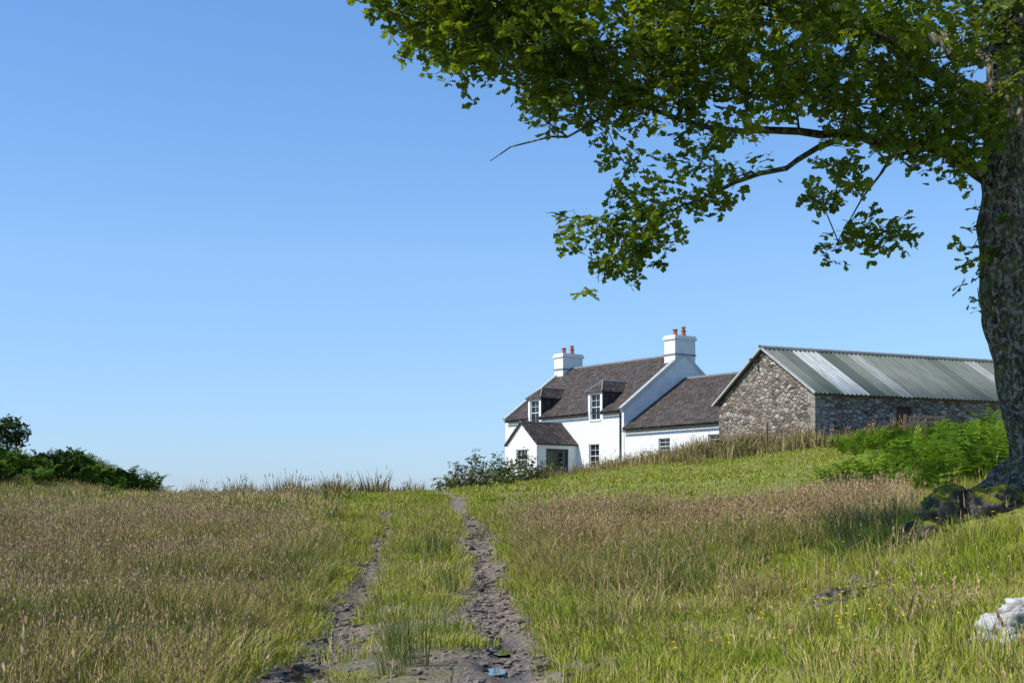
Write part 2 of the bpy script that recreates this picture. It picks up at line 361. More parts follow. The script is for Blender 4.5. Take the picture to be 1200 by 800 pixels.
# ---------------------------------------------------------------- scatter with geometry nodes
def scatter(name,P,rot,scl,idx,coll,parent=None):
    n=len(P); me=bpy.data.meshes.new(name); me.vertices.add(n); me.vertices.foreach_set('co',np.asarray(P,np.float32).ravel())
    a=me.attributes.new('rot','FLOAT_VECTOR','POINT'); a.data.foreach_set('vector',np.asarray(rot,np.float32).ravel())
    a=me.attributes.new('scl','FLOAT_VECTOR','POINT'); a.data.foreach_set('vector',np.asarray(scl,np.float32).ravel())
    a=me.attributes.new('pick','INT','POINT'); a.data.foreach_set('value',np.asarray(idx,np.int32))
    o=bpy.data.objects.new(name,me); sc.collection.objects.link(o)
    if parent: o.parent=parent
    ng=bpy.data.node_groups.new(name+'_scatter','GeometryNodeTree')
    ng.interface.new_socket('Geometry',in_out='INPUT',socket_type='NodeSocketGeometry'); ng.interface.new_socket('Geometry',in_out='OUTPUT',socket_type='NodeSocketGeometry')
    N=ng.nodes; gi=N.new('NodeGroupInput'); go=N.new('NodeGroupOutput'); ip=N.new('GeometryNodeInstanceOnPoints')
    ci=N.new('GeometryNodeCollectionInfo'); ci.inputs['Collection'].default_value=coll; ci.inputs['Separate Children'].default_value=True; ci.inputs['Reset Children'].default_value=True
    def at(nm,t):
        x=N.new('GeometryNodeInputNamedAttribute'); x.data_type=t; x.inputs['Name'].default_value=nm
        return [s for s in x.outputs if s.enabled and s.name=='Attribute'][0]
    e=N.new('FunctionNodeEulerToRotation'); L=ng.links
    L.new(at('rot','FLOAT_VECTOR'),e.inputs[0]); L.new(e.outputs[0],ip.inputs['Rotation'])
    L.new(at('scl','FLOAT_VECTOR'),ip.inputs['Scale']); L.new(at('pick','INT'),ip.inputs['Instance Index'])
    ip.inputs['Pick Instance'].default_value=True
    L.new(gi.outputs[0],ip.inputs['Points']); L.new(ci.outputs[0],ip.inputs['Instance']); L.new(ip.outputs[0],go.inputs[0])
    md=o.modifiers.new('scatter','NODES'); md.node_group=ng
    return o
def coll(name,objs):
    c=bpy.data.collections.new(name)
    for o in objs: c.objects.link(o)
    return c
def blades(name,n,rad,h0,h1,w,lean,mats,straw=.15,seeds=0,seedh=1.3,seedw=.012):
    V=[];F=[];MI=[]
    for k in range(n):
        a=random.random()*6.283; r=rad*math.sqrt(random.random()); bx,by=r*math.cos(a),r*math.sin(a)
        seed=k<seeds
        h=random.uniform(h0,h1)*(seedh if seed else 1); th=random.random()*6.283
        ld=a+random.gauss(0,1.0); ln=lean*h*random.uniform(.2,1.3)*(.5 if seed else 1)
        ww=w*random.uniform(.6,1.2)*(.45 if seed else 1)
        cx,cy=math.cos(th)*ww/2,math.sin(th)*ww/2; o=len(V)
        for t,wf in ((0,1),(.5,.85)):
            x=bx+math.cos(ld)*ln*t**2; y=by+math.sin(ld)*ln*t**2; z=h*(t-.12*lean*t*t)
            V+= [(x-cx*wf,y-cy*wf,z),(x+cx*wf,y+cy*wf,z)]
        tx,ty,tz=bx+math.cos(ld)*ln,by+math.sin(ld)*ln,h*(1-.2*lean); V.append((tx,ty,tz))
        F+=[(o,o+1,o+3,o+2),(o+2,o+3,o+4)]
        mi=1 if (seed or random.random()<straw) else 0; MI+=[mi]*2
        if seed:
            for j in range(5):
                t=j/5; zz=tz-.16*h*t; xx=tx-(tx-bx)*.16*2*t; yy=ty-(ty-by)*.16*2*t
                aa=random.random()*6.283; s=seedw*(.35+t)*random.uniform(.6,1.3); dx,dy=math.cos(aa)*s,math.sin(aa)*s
                o=len(V); V+=[(xx,yy,zz-.006),(xx+dx,yy+dy,zz+.012),(xx,yy,zz+.03),(xx-dx,yy-dy,zz+.012)]; F.append((o,o+1,o+2,o+3)); MI.append(2)
    return mesh_obj(name,V,F,mats,link=False,midx=MI)
gm=[M_grass,M_straw,M_seed]
C_tall=coll('meadow_grass_tufts',[blades('meadow_grass_tuft_%s'%c,100,.25,.2,.5,.0068,.55,gm,st,s,1.25,.008) for c,s,st in (('a',0,.08),('b',3,.20),('c',9,.34),('d',16,.50))])
C_tallf=coll('meadow_grass_tufts_far',[blades('meadow_tuft_far_%s'%c,70,.47,.18,.38,.017,.5,gm,st,s,1.2,.018) for c,s,st in (('a',0,.10),('b',3,.2),('c',7,.34),('d',12,.46))])
sm=[M_short,M_straw,M_seed]
C_short=coll('short_grass_tufts',[blades('short_grass_tuft_%s'%c,115,.24,.05,.16,.0065,.7,sm,st,s,2.0,.006) for c,s,st in (('a',0,.04),('b',0,.08),('c',1,.17),('d',2,.32))])
C_shortf=coll('short_grass_tufts_far',[blades('short_tuft_far_%s'%c,70,.6,.05,.13,.024,.6,sm,st,s,2,.016) for c,s,st in (('a',0,.04),('b',1,.10))])
C_mid=coll('verge_grass_tufts',[blades('verge_grass_tuft_%s'%c,60,.26,.05,.13,.014,.6,sm,.12,0,2,.016) for c in 'ab'])
rm=[M_rush,M_straw,M_seed]
C_rush=coll('rush_tufts',[blades('rush_tuft_%s'%c,90,.13,.4,.75,.0055,.42,rm,.14,6,1.05,.007) for c in 'ab'])
C_rushf=coll('rush_tufts_far',[blades('rush_far_%s'%c,80,.4,.35,.75,.022,.4,[M_band,M_straw,M_seed],.15,4,1.1,.02) for c in 'ab'])

ROCKS=[(3.05,8.6,.5),(3.35,9.1,.4),(4.95,16.2,.8),(5.3,15.75,.7),(4.6,15.7,.6),(5.5,16.3,.5),(3.05,13.15,.5),(3.4,13.6,.3),(.52,10.9,.3)]
def rockfree(x,y,k=1.0):
    m=np.ones(len(x),bool)
    for rx,ry,r in ROCKS: m&=np.hypot(x-rx,(y-ry+ .3*r))>r*k
    m&=np.hypot(x-6.3,y-17)>.6
    return m
def cand(n,y0,y1,pw=1.0):
    y=y0+(y1-y0)*rng.random(n)**pw; hw=.42*y+2.5; x=(rng.random(n)*2-1)*hw
    keep=rng.random(n)<hw/(.42*y1+2.5); return x[keep],y[keep]
def tallmask(x,y):
    u=x-xc(y)
    L=sst(1.2,1.55,-u)*(1-sst(19,25,y)*(1-sst(2.0,3.2,-u)))*(1-.75*sst(22,34,y)*(vn(x,y,3.5,28)>.05))*(1-.5*(vn(x,y,2.2,29)>.45))
    e=.25*vn(x,y,1.6,21)
    R=sst(1.35,1.8,u)*sst(15.0,17.3,y+e*6-.9*np.clip(x-1.2,0,3.0))*(1-sst(27,31,y+e*8))*(1-sst(-.4,.6,x-(.275*y)+e))*(1-.5*(vn(x,y,1.8,30)>.4))
    R2=sst(1.4,1.8,u)*(y<17)*(vn(x,y,.8,23)>.40)*.35
    return np.clip(np.maximum.reduce([L,R,R2]),0,1)
def house_ex(x,y):
    dx,dy=x-7.94,y-101; lx=.6*dx-.8*dy; ly=.8*dx+.6*dy
    a=((lx>-14.3)&(lx<11.2)&(ly>-.05)&(ly<12))|((lx>-8.9)&(lx<-5.2)&(ly>-3.9)&(ly<0))
    c,s=math.cos(math.radians(25)),math.sin(math.radians(25)); dx,dy=x-14.5,y-68; bx=c*dx+s*dy; by=-s*dx+c*dy
    return ~(a|((bx>-.05)&(bx<15.1)&(by>-.05)&(by<8.4)))
def put(name,x,y,coll,nvar,s0,s1,zs=(0.8,1.2),tilt=.12,sink=.02,parent=None,hs=None,patch=None):
    n=len(x); z=H(x,y)-sink; s=rng.uniform(s0,s1,n); sz=s*rng.uniform(zs[0],zs[1],n)
    if hs is not None: sz=sz*hs
    rot=np.stack([rng.normal(0,tilt,n),rng.normal(0,tilt,n),rng.random(n)*6.283],1)
    if patch is None: pk=rng.integers(0,nvar,n)
    else: pk=np.clip(np.floor((patch+rng.normal(0,.16,n))*nvar),0,nvar-1)
    return scatter(name,np.stack([x,y,z],1),rot,np.stack([s,s,sz],1),pk,coll,parent)
def strawf(x,y):
    u=x-xc(y)
    return .47+.36*vn(x,y,2.6,71)+.26*vn(x,y,.9,72)+.18*sst(14,24,y)+.04*(u>0)-.10*(1-sst(1.2,3,np.abs(u)))
x,y=cand(16500,5,30,.75); k=(rng.random(len(x))<tallmask(x,y))&rockfree(x,y,1.3); x,y=x[k],y[k]; put('meadow_grass',x,y,C_tall,4,.8,1.25,(.65,1.0),hs=.90+.48*vn(x,y,1.1,61),patch=strawf(x,y))
x,y=cand(14500,29,70,.85); k=(rng.random(len(x))<tallmask(x,y))&house_ex(x,y); x,y=x[k],y[k]; put('meadow_grass',x,y,C_tallf,4,.8,1.25,(.65,1.05),hs=.85+.45*vn(x,y,2.4,62),patch=strawf(x,y))
x,y=cand(24000,5,30,.7); u,a=rut(x,y); dm=dirtf(x,y); k=(dm<.36)&((np.abs(u)>1.15)|(rng.random(len(x))<.6))&rockfree(x,y,.7)&((tallmask(x,y)<.6)|(rng.random(len(x))<.3)); x,y=x[k],y[k]; put('short_grass',x,y,C_short,4,.75,1.35,(.5,1.4),patch=.38+.35*vn(x,y,1.1,75)+.3*vn(x,y,.4,76)+.24*(np.abs(x-xc(y))<1.3),hs=np.clip(1+.6*vn(x,y,.8,77),.35,2))
x,y=cand(17000,29,108,.8); u,a=rut(x,y); k=((np.abs(u)>1.75)|(y>58))&house_ex(x,y); x,y=x[k],y[k]; put('short_grass',x,y,C_shortf,2,.8,1.35,(.6,1.2))
n=6000; y=28+32*rng.random(n); x=xc(y)+rng.uniform(-2.1,2.1,n); u,a=rut(x,y); k=(a>.40)|((u<0)&(y>33)&(rng.random(n)<.45)&(vn(x,y,1.5,19)>-.2)); x,y=x[k],y[k]; put('short_grass',x,y,C_mid,2,.7,1.2,(.6,1.3))
x,y=cand(2600,6,30); u=x-xc(y); k=((u<-1.6)&(vn(x,y,1.8,41)>.1))|((u>2.2)&(y>15)&(x<.28*y)&(vn(x,y,1.8,43)>.4)); x,y=x[k],y[k]
x=np.r_[x,[-1.45,-1.25,-1.05,-.78,-.95,-.6,-.75,-.9,-1.15,-1.0,-1.3]]; y=np.r_[y,[21.5,21.8,22.2,11.4,11.8,24.5,17.2,10.6,21.2,12.3,22.6]]; put('rush',x,y,C_rush,2,.55,.95,(.65,1.05))
bx=[];by=[]
for (xa,ya,xb,yb,n,wd) in [(4.6,97,7.5,96,90,1.0),(7.5,96,13.5,86,230,1.3),(9.2,78,13.0,66,260,1.5),(8.5,84,11,76,90,1.5),(14.5,66.3,24,69,100,.7),(-4,86,1.5,96,70,2.0),(3,89,9,80,90,2),(-10,52,-4.5,54,60,1.2)]:
    t=rng.random(n); bx.append(xa+(xb-xa)*t+rng.normal(0,wd,n)); by.append(ya+(yb-ya)*t+rng.normal(0,wd,n))
x=np.concatenate(bx);y=np.concatenate(by);k=house_ex(x,y);x,y=x[k],y[k];put('rush',x,y,C_rushf,2,.8,1.6,(.7,1.2),hs=1+.4*vn(x,y,2,81))

# bracken
def bracken(name,mat,nf=7):
    V=[];F=[]
    for f in range(nf):
        az=f/nf*6.283+random.uniform(-.4,.4); L=random.uniform(.7,1.05); up=random.uniform(.75,1.0)
        prev=None
        for i in range(13):
            t=i/12; r=L*.75*t**1.5; z=up*(t*1.25-.55*t*t*t)
            c=Vector((math.cos(az)*r,math.sin(az)*r,z))
            if prev is not None:
                sd=Vector((-math.sin(az),math.cos(az),0)); d=(c-prev).normalized()
                if i>=3:
                    ll=.30*(1-((t-.3)/.72)**1.1 if t>.3 else 1)*random.uniform(.8,1.1)+.02
                    for s in (-1,1):
                        tip=prev+sd*s*ll+d*ll*.35+Vector((0,0,-.12*ll+random.uniform(-.02,.02)))
                        o=len(V); mid=(prev+tip)/2; V+=[prev,mid-d*.035,tip,mid+d*.035]; F.append((o,o+1,o+2,o+3))
                o=len(V); V+=[prev-sd*.006,prev+sd*.006,c+sd*.005,c-sd*.005]; F.append((o,o+1,o+2,o+3))
            prev=c
    return mesh_obj(name,V,F,mat,link=False)
C_br=coll('bracken_plants',[bracken('bracken_plant_%s'%c,M_brack) for c in 'abc']); C_brd=coll('bracken_plants_dark',[bracken('bracken_plant_dark_%s'%c,M_brackd) for c in 'abc'])
def blobpts(L):
    a=[];b=[]
    for cx,cy,sx,sy,n in L: a.append(rng.normal(cx,sx,n)); b.append(rng.normal(cy,sy,n))
    return np.concatenate(a),np.concatenate(b)
x,y=blobpts([(8.4,30,.8,1.3,45),(10.8,35,.9,2,45),(13.6,41,1.1,2,75),(16.2,47,1.2,3,80),(19,55,2.0,3,90),(22,63,2,2,60),(7.4,23,.4,1,9),(14.2,57,1.2,1.5,25)])
k=x>.228*y; x,y=x[k],y[k]
put('bracken',x,y,C_br,3,.6,1.4,(.7,1.2),tilt=.25,hs=1+.45*vn(x,y,1.5,67))
x,y=blobpts([(-19,57.5,2.2,2,260),(-22,56,2.2,2.2,170),(-16.6,57.5,1.0,1.3,110),(-26,56,3,3,120)]); k=x>-30; k&=x<-14.2; x,y=x[k],y[k]
put('bracken',x,y,C_brd,3,.7,1.2,(.7,1.1),tilt=.25,hs=1.0+.35*vn(x,y,1.8,66))

# ---------------------------------------------------------------- leaves
def oakleaf(V,F,org,d,nrm,L):
    d=d.normalized(); s=d.cross(nrm).normalized(); n=s.cross(d)
    prof=[(0,.015),(.20,.13),(.32,.08),(.46,.29),(.56,.15),(.70,.36),(.84,.20),(1.0,.0)]
    o=len(V); k=len(prof)
    for t,w in prof: V.append(org+d*(L*t)+n*(-.10*L*t*t))
    for sg in (-1,1):
        o2=len(V)
        for t,w in prof[:-1]: V.append(org+d*(L*t)+s*(sg*w*L)+n*(.10*w*L*2-.10*L*t*t))
        F.append(tuple([o+i for i in range(k)]+[o2+i for i in range(k-2,-1,-1)]))
def cluster(name,mat,n,R,L):
    V=[];F=[]
    while n>0:
        a=random.random()*6.283; t=random.uniform(.2,1)
        c=Vector((math.cos(a)*R*t,math.sin(a)*R*t,R*random.uniform(-.6,.6)))
        m=min(n,random.randint(4,7)); n-=m
        for k in range(m):
            a2=a+random.uniform(-2.4,2.4)
            d=Vector((math.cos(a2),math.sin(a2),random.uniform(-.55,.4)))
            nn=Vector((random.gauss(0,.45),random.gauss(0,.45),1))
            oakleaf(V,F,c+Vector([random.gauss(0,.02) for _ in range(3)]),d,nn,L*random.uniform(.6,1.15))
    return mesh_obj(name,V,F,mat,link=False)
C_oak=coll('oak_leaf_sprays',[cluster('oak_leaf_spray_%s'%c,M_leaf,27,.22,.12) for c in 'abcde'])
C_bush=coll('bush_sprays',[cluster('bush_spray_%s'%c,M_bush,26,.3,.12) for c in 'abc'])
C_gb=coll('green_bush_sprays',[cluster('green_bush_spray_%s'%c,M_gbush,26,.3,.12) for c in 'abc'])
C_dl=coll('thorn_sprays',[cluster('thorn_spray_%s'%c,M_dleaf,26,.42,.2) for c in 'abc'])

# ---------------------------------------------------------------- tree skeleton tubes
def tubes(name,segs,mat,parent,sides=6):
    V=[];F=[]
    for p,q,r0,r1 in segs:
        p=Vector(p);q=Vector(q); d=(q-p)
        if d.length<1e-5: continue
        d.normalize(); a=d.orthogonal().normalized(); b=d.cross(a); o=len(V); n=sides if r0>.02 else 4
        if r0>.08: n=12
        for c,r in ((p-d*r0*.2,r0),(q+d*r1*.2,r1)):
            for i in range(n):
                t=6.2832*i/n; V.append(c+a*math.cos(t)*r+b*math.sin(t)*r)
        F+=[(o+i,o+(i+1)%n,o+n+(i+1)%n,o+n+i) for i in range(n)]
    return mesh_obj(name,V,F,mat,parent,smooth=True)
def skeleton(limbs,pts,step=.3,tip=.005):
    N=[];par=[];rad=[]
    for li,(poly,rr) in enumerate(limbs):
        poly=[Vector(p) for p in poly]
        if N:
            A=np.array(N); j=int(np.argmin(((A-np.array(poly[0]))**2).sum(1))); last=j
        else: N.append(tuple(poly[0])); par.append(-1); rad.append(rr[0]); last=0
        for k in range(len(poly)-1):
            L=(poly[k+1]-poly[k]).length; m=max(1,int(L/step))
            for i in range(1,m+1):
                t=i/m; jt=.02 if li==0 else .045
                p=poly[k].lerp(poly[k+1],t)+Vector([random.gauss(0,jt) for _ in range(3)])
                N.append(tuple(p)); par.append(last); rad.append(rr[k]+(rr[k+1]-rr[k])*t); last=len(N)-1
    A=np.array(N); pts=np.asarray(pts); d0=np.array([((A-p)**2).sum(1).min() for p in pts]); order=np.argsort(d0)
    nl=len(N)
    arr=np.zeros((nl+len(pts)*8,3)); arr[:nl]=A; cnt=nl
    for o in order:
        p=pts[o]; dd=((arr[:cnt]-p)**2).sum(1); j=int(np.argmin(dd)); L=math.sqrt(dd[j]); m=min(7,max(1,int(L/.3)))
        last=j; a=arr[j].copy()
        for i in range(1,m+1):
            t=i/m; q=a+(p-a)*t; 
            if i<m: q=q+rng.normal(0,.03,3)+np.array([0,0,.06*L*math.sin(math.pi*t)])
            arr[cnt]=q; N.append(tuple(q)); par.append(last); rad.append(0); last=cnt; cnt+=1
    r=np.array(rad[:cnt],float); acc=np.zeros(cnt)
    for i in range(cnt-1,-1,-1):
        rr=max((acc[i]**(1/2.5)) if acc[i]>0 else tip, tip) if r[i]==0 else r[i]
        if r[i]==0: rr=min(rr,.04)
        r[i]=rr
        if par[i]>=0: acc[par[i]]+=rr**2.5
    return [(arr[par[i]],arr[i],min(r[par[i]],r[i]*1.5),r[i]) for i in range(1,cnt)]

base=Vector((6.28,17.0,0.05))
oak=empty('oak_tree',base)
trunk=[(6.30,17,-.1),(6.28,17,.5),(6.20,17,1.0),(6.04,17,1.7),(5.93,17,2.4),(5.88,17,3.3),(5.86,17.0,4.3),(5.9,17,5.4),(6.1,17,7),(6.2,17.1,9),(6.3,17,11)]
tr_r=[.48,.34,.29,.265,.255,.25,.245,.22,.17,.11,.05]
limbs=[(trunk,tr_r),
([(5.85,17,4.1),(4.84,16.8,4.42),(3.98,16.6,4.52),(2.93,16.3,4.44),(2.5,16,4.40),(1.5,15.5,4.55),(.92,15.3,4.29),(.37,15.2,4.05),(-.2,15.2,3.84)],[.10,.07,.05,.04,.033,.024,.018,.012,.006]),
([(3.98,16.6,4.52),(3.26,16,4.06),(2.48,15.6,3.69),(1.85,15.4,3.36),(1.28,15.3,3.0)],[.04,.032,.024,.016,.01]),
([(5.85,17,4.9),(4.5,16.8,5.6),(3,16.6,6.0),(1.5,16.2,6.1),(0,15.8,6.0),(-1.2,15.4,5.7)],[.11,.075,.055,.04,.025,.012]),
([(4.84,16.8,4.42),(4.1,16.1,3.95),(3.75,15.8,3.3)],[.028,.018,.009]),
([(5.9,17,5.4),(5,19,6.5),(3,21,7.2)],[.12,.08,.04]),
([(5.9,17,5.4),(8,17,6.8),(10.5,16.5,7.5)],[.13,.09,.04]),
([(5.9,17,5.6),(6.6,15.6,6.8),(7,14,7.3)],[.11,.07,.04]),
([(6.1,17,7),(4.6,17.8,8.5),(3.2,18.4,9.3)],[.11,.07,.03]),
([(6.1,17,7),(8,19,8.5),(9.5,20,9.5)],[.1,.06,.03])]
low=[(-1.5,5.52,.2),(-1.12,5.42,.38),(-.73,5.15,.36),(-.37,5.35,.5),(-.4,4.76,.22),(.1,4.92,.48),(.4,4.47,.3),(.73,4.8,.52),(.83,4.25,.22),(1.28,4.75,.52),
(1.2,3.85,.18),(1.15,3.42,.27),(.8,3.12,.25),(1.22,3.02,.38),(1.05,2.66,.23),(1.6,2.95,.25),(1.65,3.37,.26),(2.1,3.45,.22),(2.45,3.66,.18),(2.0,3.85,.2),(1.3,4.4,.26),(2.3,4.25,.2),
(1.83,4.5,.38),(2.39,4.7,.42),(2.94,4.6,.38),(3.5,4.65,.42),(3.6,3.9,.22),(3.5,3.5,.27),(3.72,3.02,.26),(4.1,3.12,.24),(4.3,3.2,.16),(4.1,4.3,.36),(4.5,4.35,.40),(4.9,4.25,.36),(5.3,4.4,.36),(3.85,4.2,.26),(5.2,4.0,.18),(4.8,4.7,.45),(4.0,4.8,.45),(5.5,4.8,.36)]
pts=[]
for bx_,bz,r in low:
    n=max(4,int(78*r*r+2)); yc=15.3 if bx_<3 else 15.3+.5*(bx_-3)
    for _ in range(n):
        v=rng.normal(0,1,3); v=v/np.linalg.norm(v)*rng.random()**.4
        pts.append((bx_+v[0]*r*.9,yc+v[1]*max(r,.4)*1.1,bz+v[2]*r*.8))
for _ in range(1500):
    xx=rng.uniform(-1.3,8) if rng.random()<.7 else rng.uniform(-1.1,3.5); zz=rng.uniform(4.85,6.3+.1*max(xx,0)); yy=rng.normal(15.9,.95)+.15*max(xx-3,0)
    if yy<13.9: continue
    if xx<.2 and zz<5.2+(.2-xx)*.2: continue
    if vn(np.array([xx]),np.array([zz]),.55,77)[0]+.25*vn(np.array([yy]),np.array([zz]),.8,78)[0]<-.42: continue
    pts.append((xx,yy,zz))
for _ in range(430):
    v=rng.normal(0,1,3); v/=np.linalg.norm(v); rr=rng.random()**.3
    p=(7.2+4.5*v[0]*rr,19.0+4.2*v[1]*rr,8.4+3.8*v[2]*rr)
    if p[2]<6.6 : continue
    pts.append(p)
for p in [(5.5,16.8,3.3),(5.45,16.9,3.15),(5.5,16.8,2.72),(5.52,16.8,2.5),(5.6,16.8,3.6)]: pts.append(p)
pts=np.array(pts)
segs=skeleton(limbs,pts)
B=np.array(base)
tsegs=[s for s in segs if not (s[3]>.1 and abs(s[0][0]-6)<.5 and abs(s[0][1]-17)<.3 and s[1][2]-s[0][2]>.15)]
tubes('branches',[(s[0]-B,s[1]-B,s[2],s[3]) for s in tsegs],M_bark,oak)
V=[];F=[];ns=48;zz=np.linspace(-.35,8.2,120); tz=[p[2] for p in trunk]
for i,z in enumerate(zz):
    cx=np.interp(z,tz,[p[0] for p in trunk])+.04*math.sin(z*1.7); cy=np.interp(z,tz,[p[1] for p in trunk]); r=np.interp(z,tz,tr_r)
    if z<.9: r=.30+.30*max(0,(.9-z)/1.0)**2.0
    for j in range(ns):
        a=6.2832*j/ns; fl=max(0,(.9-z))**2*.35*(max(0,math.cos(a*2.5+.9)))**2
        rr=r*(1+.06*math.sin(a*3+z*1.3)+.05*math.sin(a*7-z*2)+.12*vn(np.array([a*3]),np.array([z*2.6]),1,3)[0]+.05*vn(np.array([a*8]),np.array([z*6]),1,4)[0])+fl
        V.append((cx+math.cos(a)*rr-B[0],cy+math.sin(a)*rr-B[1],z-B[2]))
for i in range(len(zz)-1):
    for j in range(ns): F.append((i*ns+j,i*ns+(j+1)%ns,(i+1)*ns+(j+1)%ns,(i+1)*ns+j))
mesh_obj('trunk',V,F,M_bark,oak,smooth=True)
rs=[]
for az,L in ((3.3,1.5),(2.8,1.0),(3.9,1.3),(3.6,.9),(5.0,.8),(.3,1.0),(1.4,.8)):
    prev=None
    for k in range(12):
        t=k/11; px_=6.28+math.cos(az+.3*t)*(.25+L*t)+.05*math.sin(k*1.7+az); py_=17+math.sin(az+.3*t)*(.25+L*t); pz=zat(px_,py_)+.36*(1-t)**2-.005
        c=np.array((px_,py_,pz))-B; r=.17*(1-t)+.03
        if prev is not None: rs.append((prev[0],c,prev[1],r))
        prev=(c,r)
tubes('roots',rs,M_bark,oak,10)
n=len(pts); s=rng.uniform(.75,1.15,n)
scatter('foliage',pts-B,np.stack([rng.normal(0,.45,n),rng.normal(0,.45,n),rng.random(n)*6.283],1),np.stack([s,s,s],1),rng.integers(0,5,n),C_oak,oak)

def small_tree(name,bx,by,hh,R,n,col):
    bz=zat(bx,by); e=empty(name,(bx,by,bz)); P=[]
    for _ in range(n):
        v=rng.normal(0,1,3); v/=np.linalg.norm(v); v*=rng.random()**.35
        P.append((v[0]*R*(1+.2*math.sin(v[2]*5)),v[1]*R,hh-R*.8+v[2]*R*.8))
    P=np.array(P); sg=skeleton([([(0,0,-.3),(.05,0,hh*.4),(-.1,.1,hh*.8)],[.16,.11,.04])],P,tip=.01)
    tubes('trunk_and_branches',sg,M_bark,e); s=rng.uniform(.7,1.1,n)
    scatter('foliage',P,np.stack([rng.normal(0,.4,n),rng.normal(0,.4,n),rng.random(n)*6.283],1),np.stack([s,s,s],1),rng.integers(0,3,n),col,e)
small_tree('hawthorn_tree',-26.6,75,4.15,.95,90,C_dl)
def bush(name,bx,by,rx,ry,rz,n,col=None):
    bz=zat(bx,by); e=empty(name,(bx,by,bz)); v=rng.normal(0,1,(n,3)); v/=np.linalg.norm(v,axis=1)[:,None]; v*=(rng.random(n)**.35)[:,None]
    P=np.stack([v[:,0]*rx,v[:,1]*ry,np.abs(v[:,2])*rz*(1+.25*np.sin(v[:,0]*6))],1); s=rng.uniform(.7,1.2,n)
    sg=[((0,0,-.1),tuple(P[i]*.9),.02,.006) for i in range(0,n,5)]
    tubes('stems',sg,M_bark,e)
    scatter('foliage',P,np.stack([rng.normal(0,.5,n),rng.normal(0,.5,n),rng.random(n)*6.283],1),np.stack([s,s,s],1),rng.integers(0,3,n),col or C_bush,e)
for a in [(-2.2,74,1.2,1.2,1.9,150),(-1.0,76,1.5,1.2,1.7,160,C_gb),(.4,80,1.8,1.2,1.7,160),(-3.3,72,.9,.7,1.0,60),(1.9,87,1.8,1.0,1.4,110,C_gb),(-8.5,54,.9,.7,.6,40),(-4.9,57,.45,.4,.5,18),(6.0,91,1.5,1,1.1,80,C_gb),(12.3,72,.9,.6,1.0,45,C_gb),(10,70,.9,.7,.9,45),(8.2,88,1.4,.9,1.1,70,C_gb),(10.6,66.5,1.0,.7,.8,50,C_gb),(15.5,64.5,1.2,.7,.9,60,C_gb),(17.5,65.5,1.2,.7,.9,60),(11,84,1.2,.8,1.0,50)]: bush('shrub',*a)
for a in [(-17.8,56,1.3,1,.9,60,C_dl),(-20.5,57,1.6,1,.9,70,C_dl)]: bush('shrub',*a)

# ---------------------------------------------------------------- rocks
import bmesh
from mathutils import noise
def rock(name,x,y,dz,sx,sy,sz,mat,seed,rz=0,sub=4,rough=.28):
    bm=bmesh.new(); bmesh.ops.create_icosphere(bm,subdivisions=sub,radius=1)
    for v in bm.verts:
        p=v.co.copy(); o=Vector((seed*3.1,seed*1.7,seed)); k=1+rough*noise.noise(p*1.3+o)+rough*.6*noise.noise(p*3+o)+rough*.25*noise.noise(p*8+o)
        c=noise.cell(p*2.2+o)*.12; v.co=Vector((p.x*sx,p.y*sy,p.z*sz))*(k+c)
    me=bpy.data.meshes.new(name); bm.to_mesh(me); bm.free(); me.materials.append(mat)
    me.polygons.foreach_set('use_smooth',[sub>2]*len(me.polygons))
    o=bpy.data.objects.new(name,me)
    if x is not None:
        sc.collection.objects.link(o); o.location=(x,y,zat(x,y)+dz); o.rotation_euler=(0,0,rz)
    return o
rock('boulder',3.07,8.65,.03,.25,.24,.16,M_wrock,3,.3,5,.4)
rock('boulder',3.36,9.1,.06,.25,.22,.18,M_wrock,5,.9,5,.4)
rock('boulder',4.98,16.2,.07,.38,.34,.30,M_rock,7,.4,5)
rock('boulder',5.35,15.95,.04,.38,.3,.24,M_rock,8,1.4,5)
rock('boulder',4.60,15.9,.0,.27,.25,.18,M_rock,9,.2,5)
rock('rock_outcrop',3.05,13.3,-.01,.30,.18,.13,M_orock,11,.3,5,.5)
rock('rock_outcrop',2.2,12.9,-.05,.16,.14,.09,M_orock,12,1.0,5,.5)
rock('rock_outcrop',3.42,13.75,-.02,.18,.15,.11,M_orock,13,2.0,5,.5)
rock('rock_outcrop',.52,10.9,-.05,.20,.18,.11,M_orock,14,2.2,5,.5)
rock('rock_outcrop',-4.6,60,.1,.8,.5,.45,M_orock,15,0)
C_st=coll('track_stone_shapes',[rock('track_stone_%d'%i,None,0,0,1,.7+.1*i,.36,M_peb,20+i,0,2,.5) for i in range(6)])
def notpud(x,y):
    m=np.ones(len(x),bool)
    for px,py,rx,ry in PUD: m&=((x-px)/rx)**2+((y-py)/ry)**2>.85
    return m
n=9000; y=7+27*rng.random(n)**1.4; sd=rng.choice([-1,1],n); x=xc(y)+.14*vn(y,0*y,3.1,5)+sd*HR+rng.normal(0,.22,n)
k=(dirtf(x,y)>.33)&notpud(x,y)&(vn(x,y,.7,53)>-.45); x,y=x[k],y[k]; n=len(x); s=np.clip(rng.lognormal(-3.95,.60,n),.007,.085)
n2=1800; y2=7+14*rng.random(n2)**1.2; x2=xc(y2)+rng.normal(.1,.75,n2); k=(dirtf(x2,y2)>.3)&notpud(x2,y2); x2,y2=x2[k],y2[k]; s2=np.clip(rng.lognormal(-4.1,.5,len(x2)),.007,.05)
x=np.r_[x,x2];y=np.r_[y,y2];s=np.r_[s,s2];n=len(x)
scatter('track_stones',np.stack([x,y,H(x,y)+s*.12],1),np.stack([rng.normal(0,.25,n),rng.normal(0,.25,n),rng.random(n)*6.283],1),np.stack([s,s,s],1),rng.integers(0,6,n),C_st)
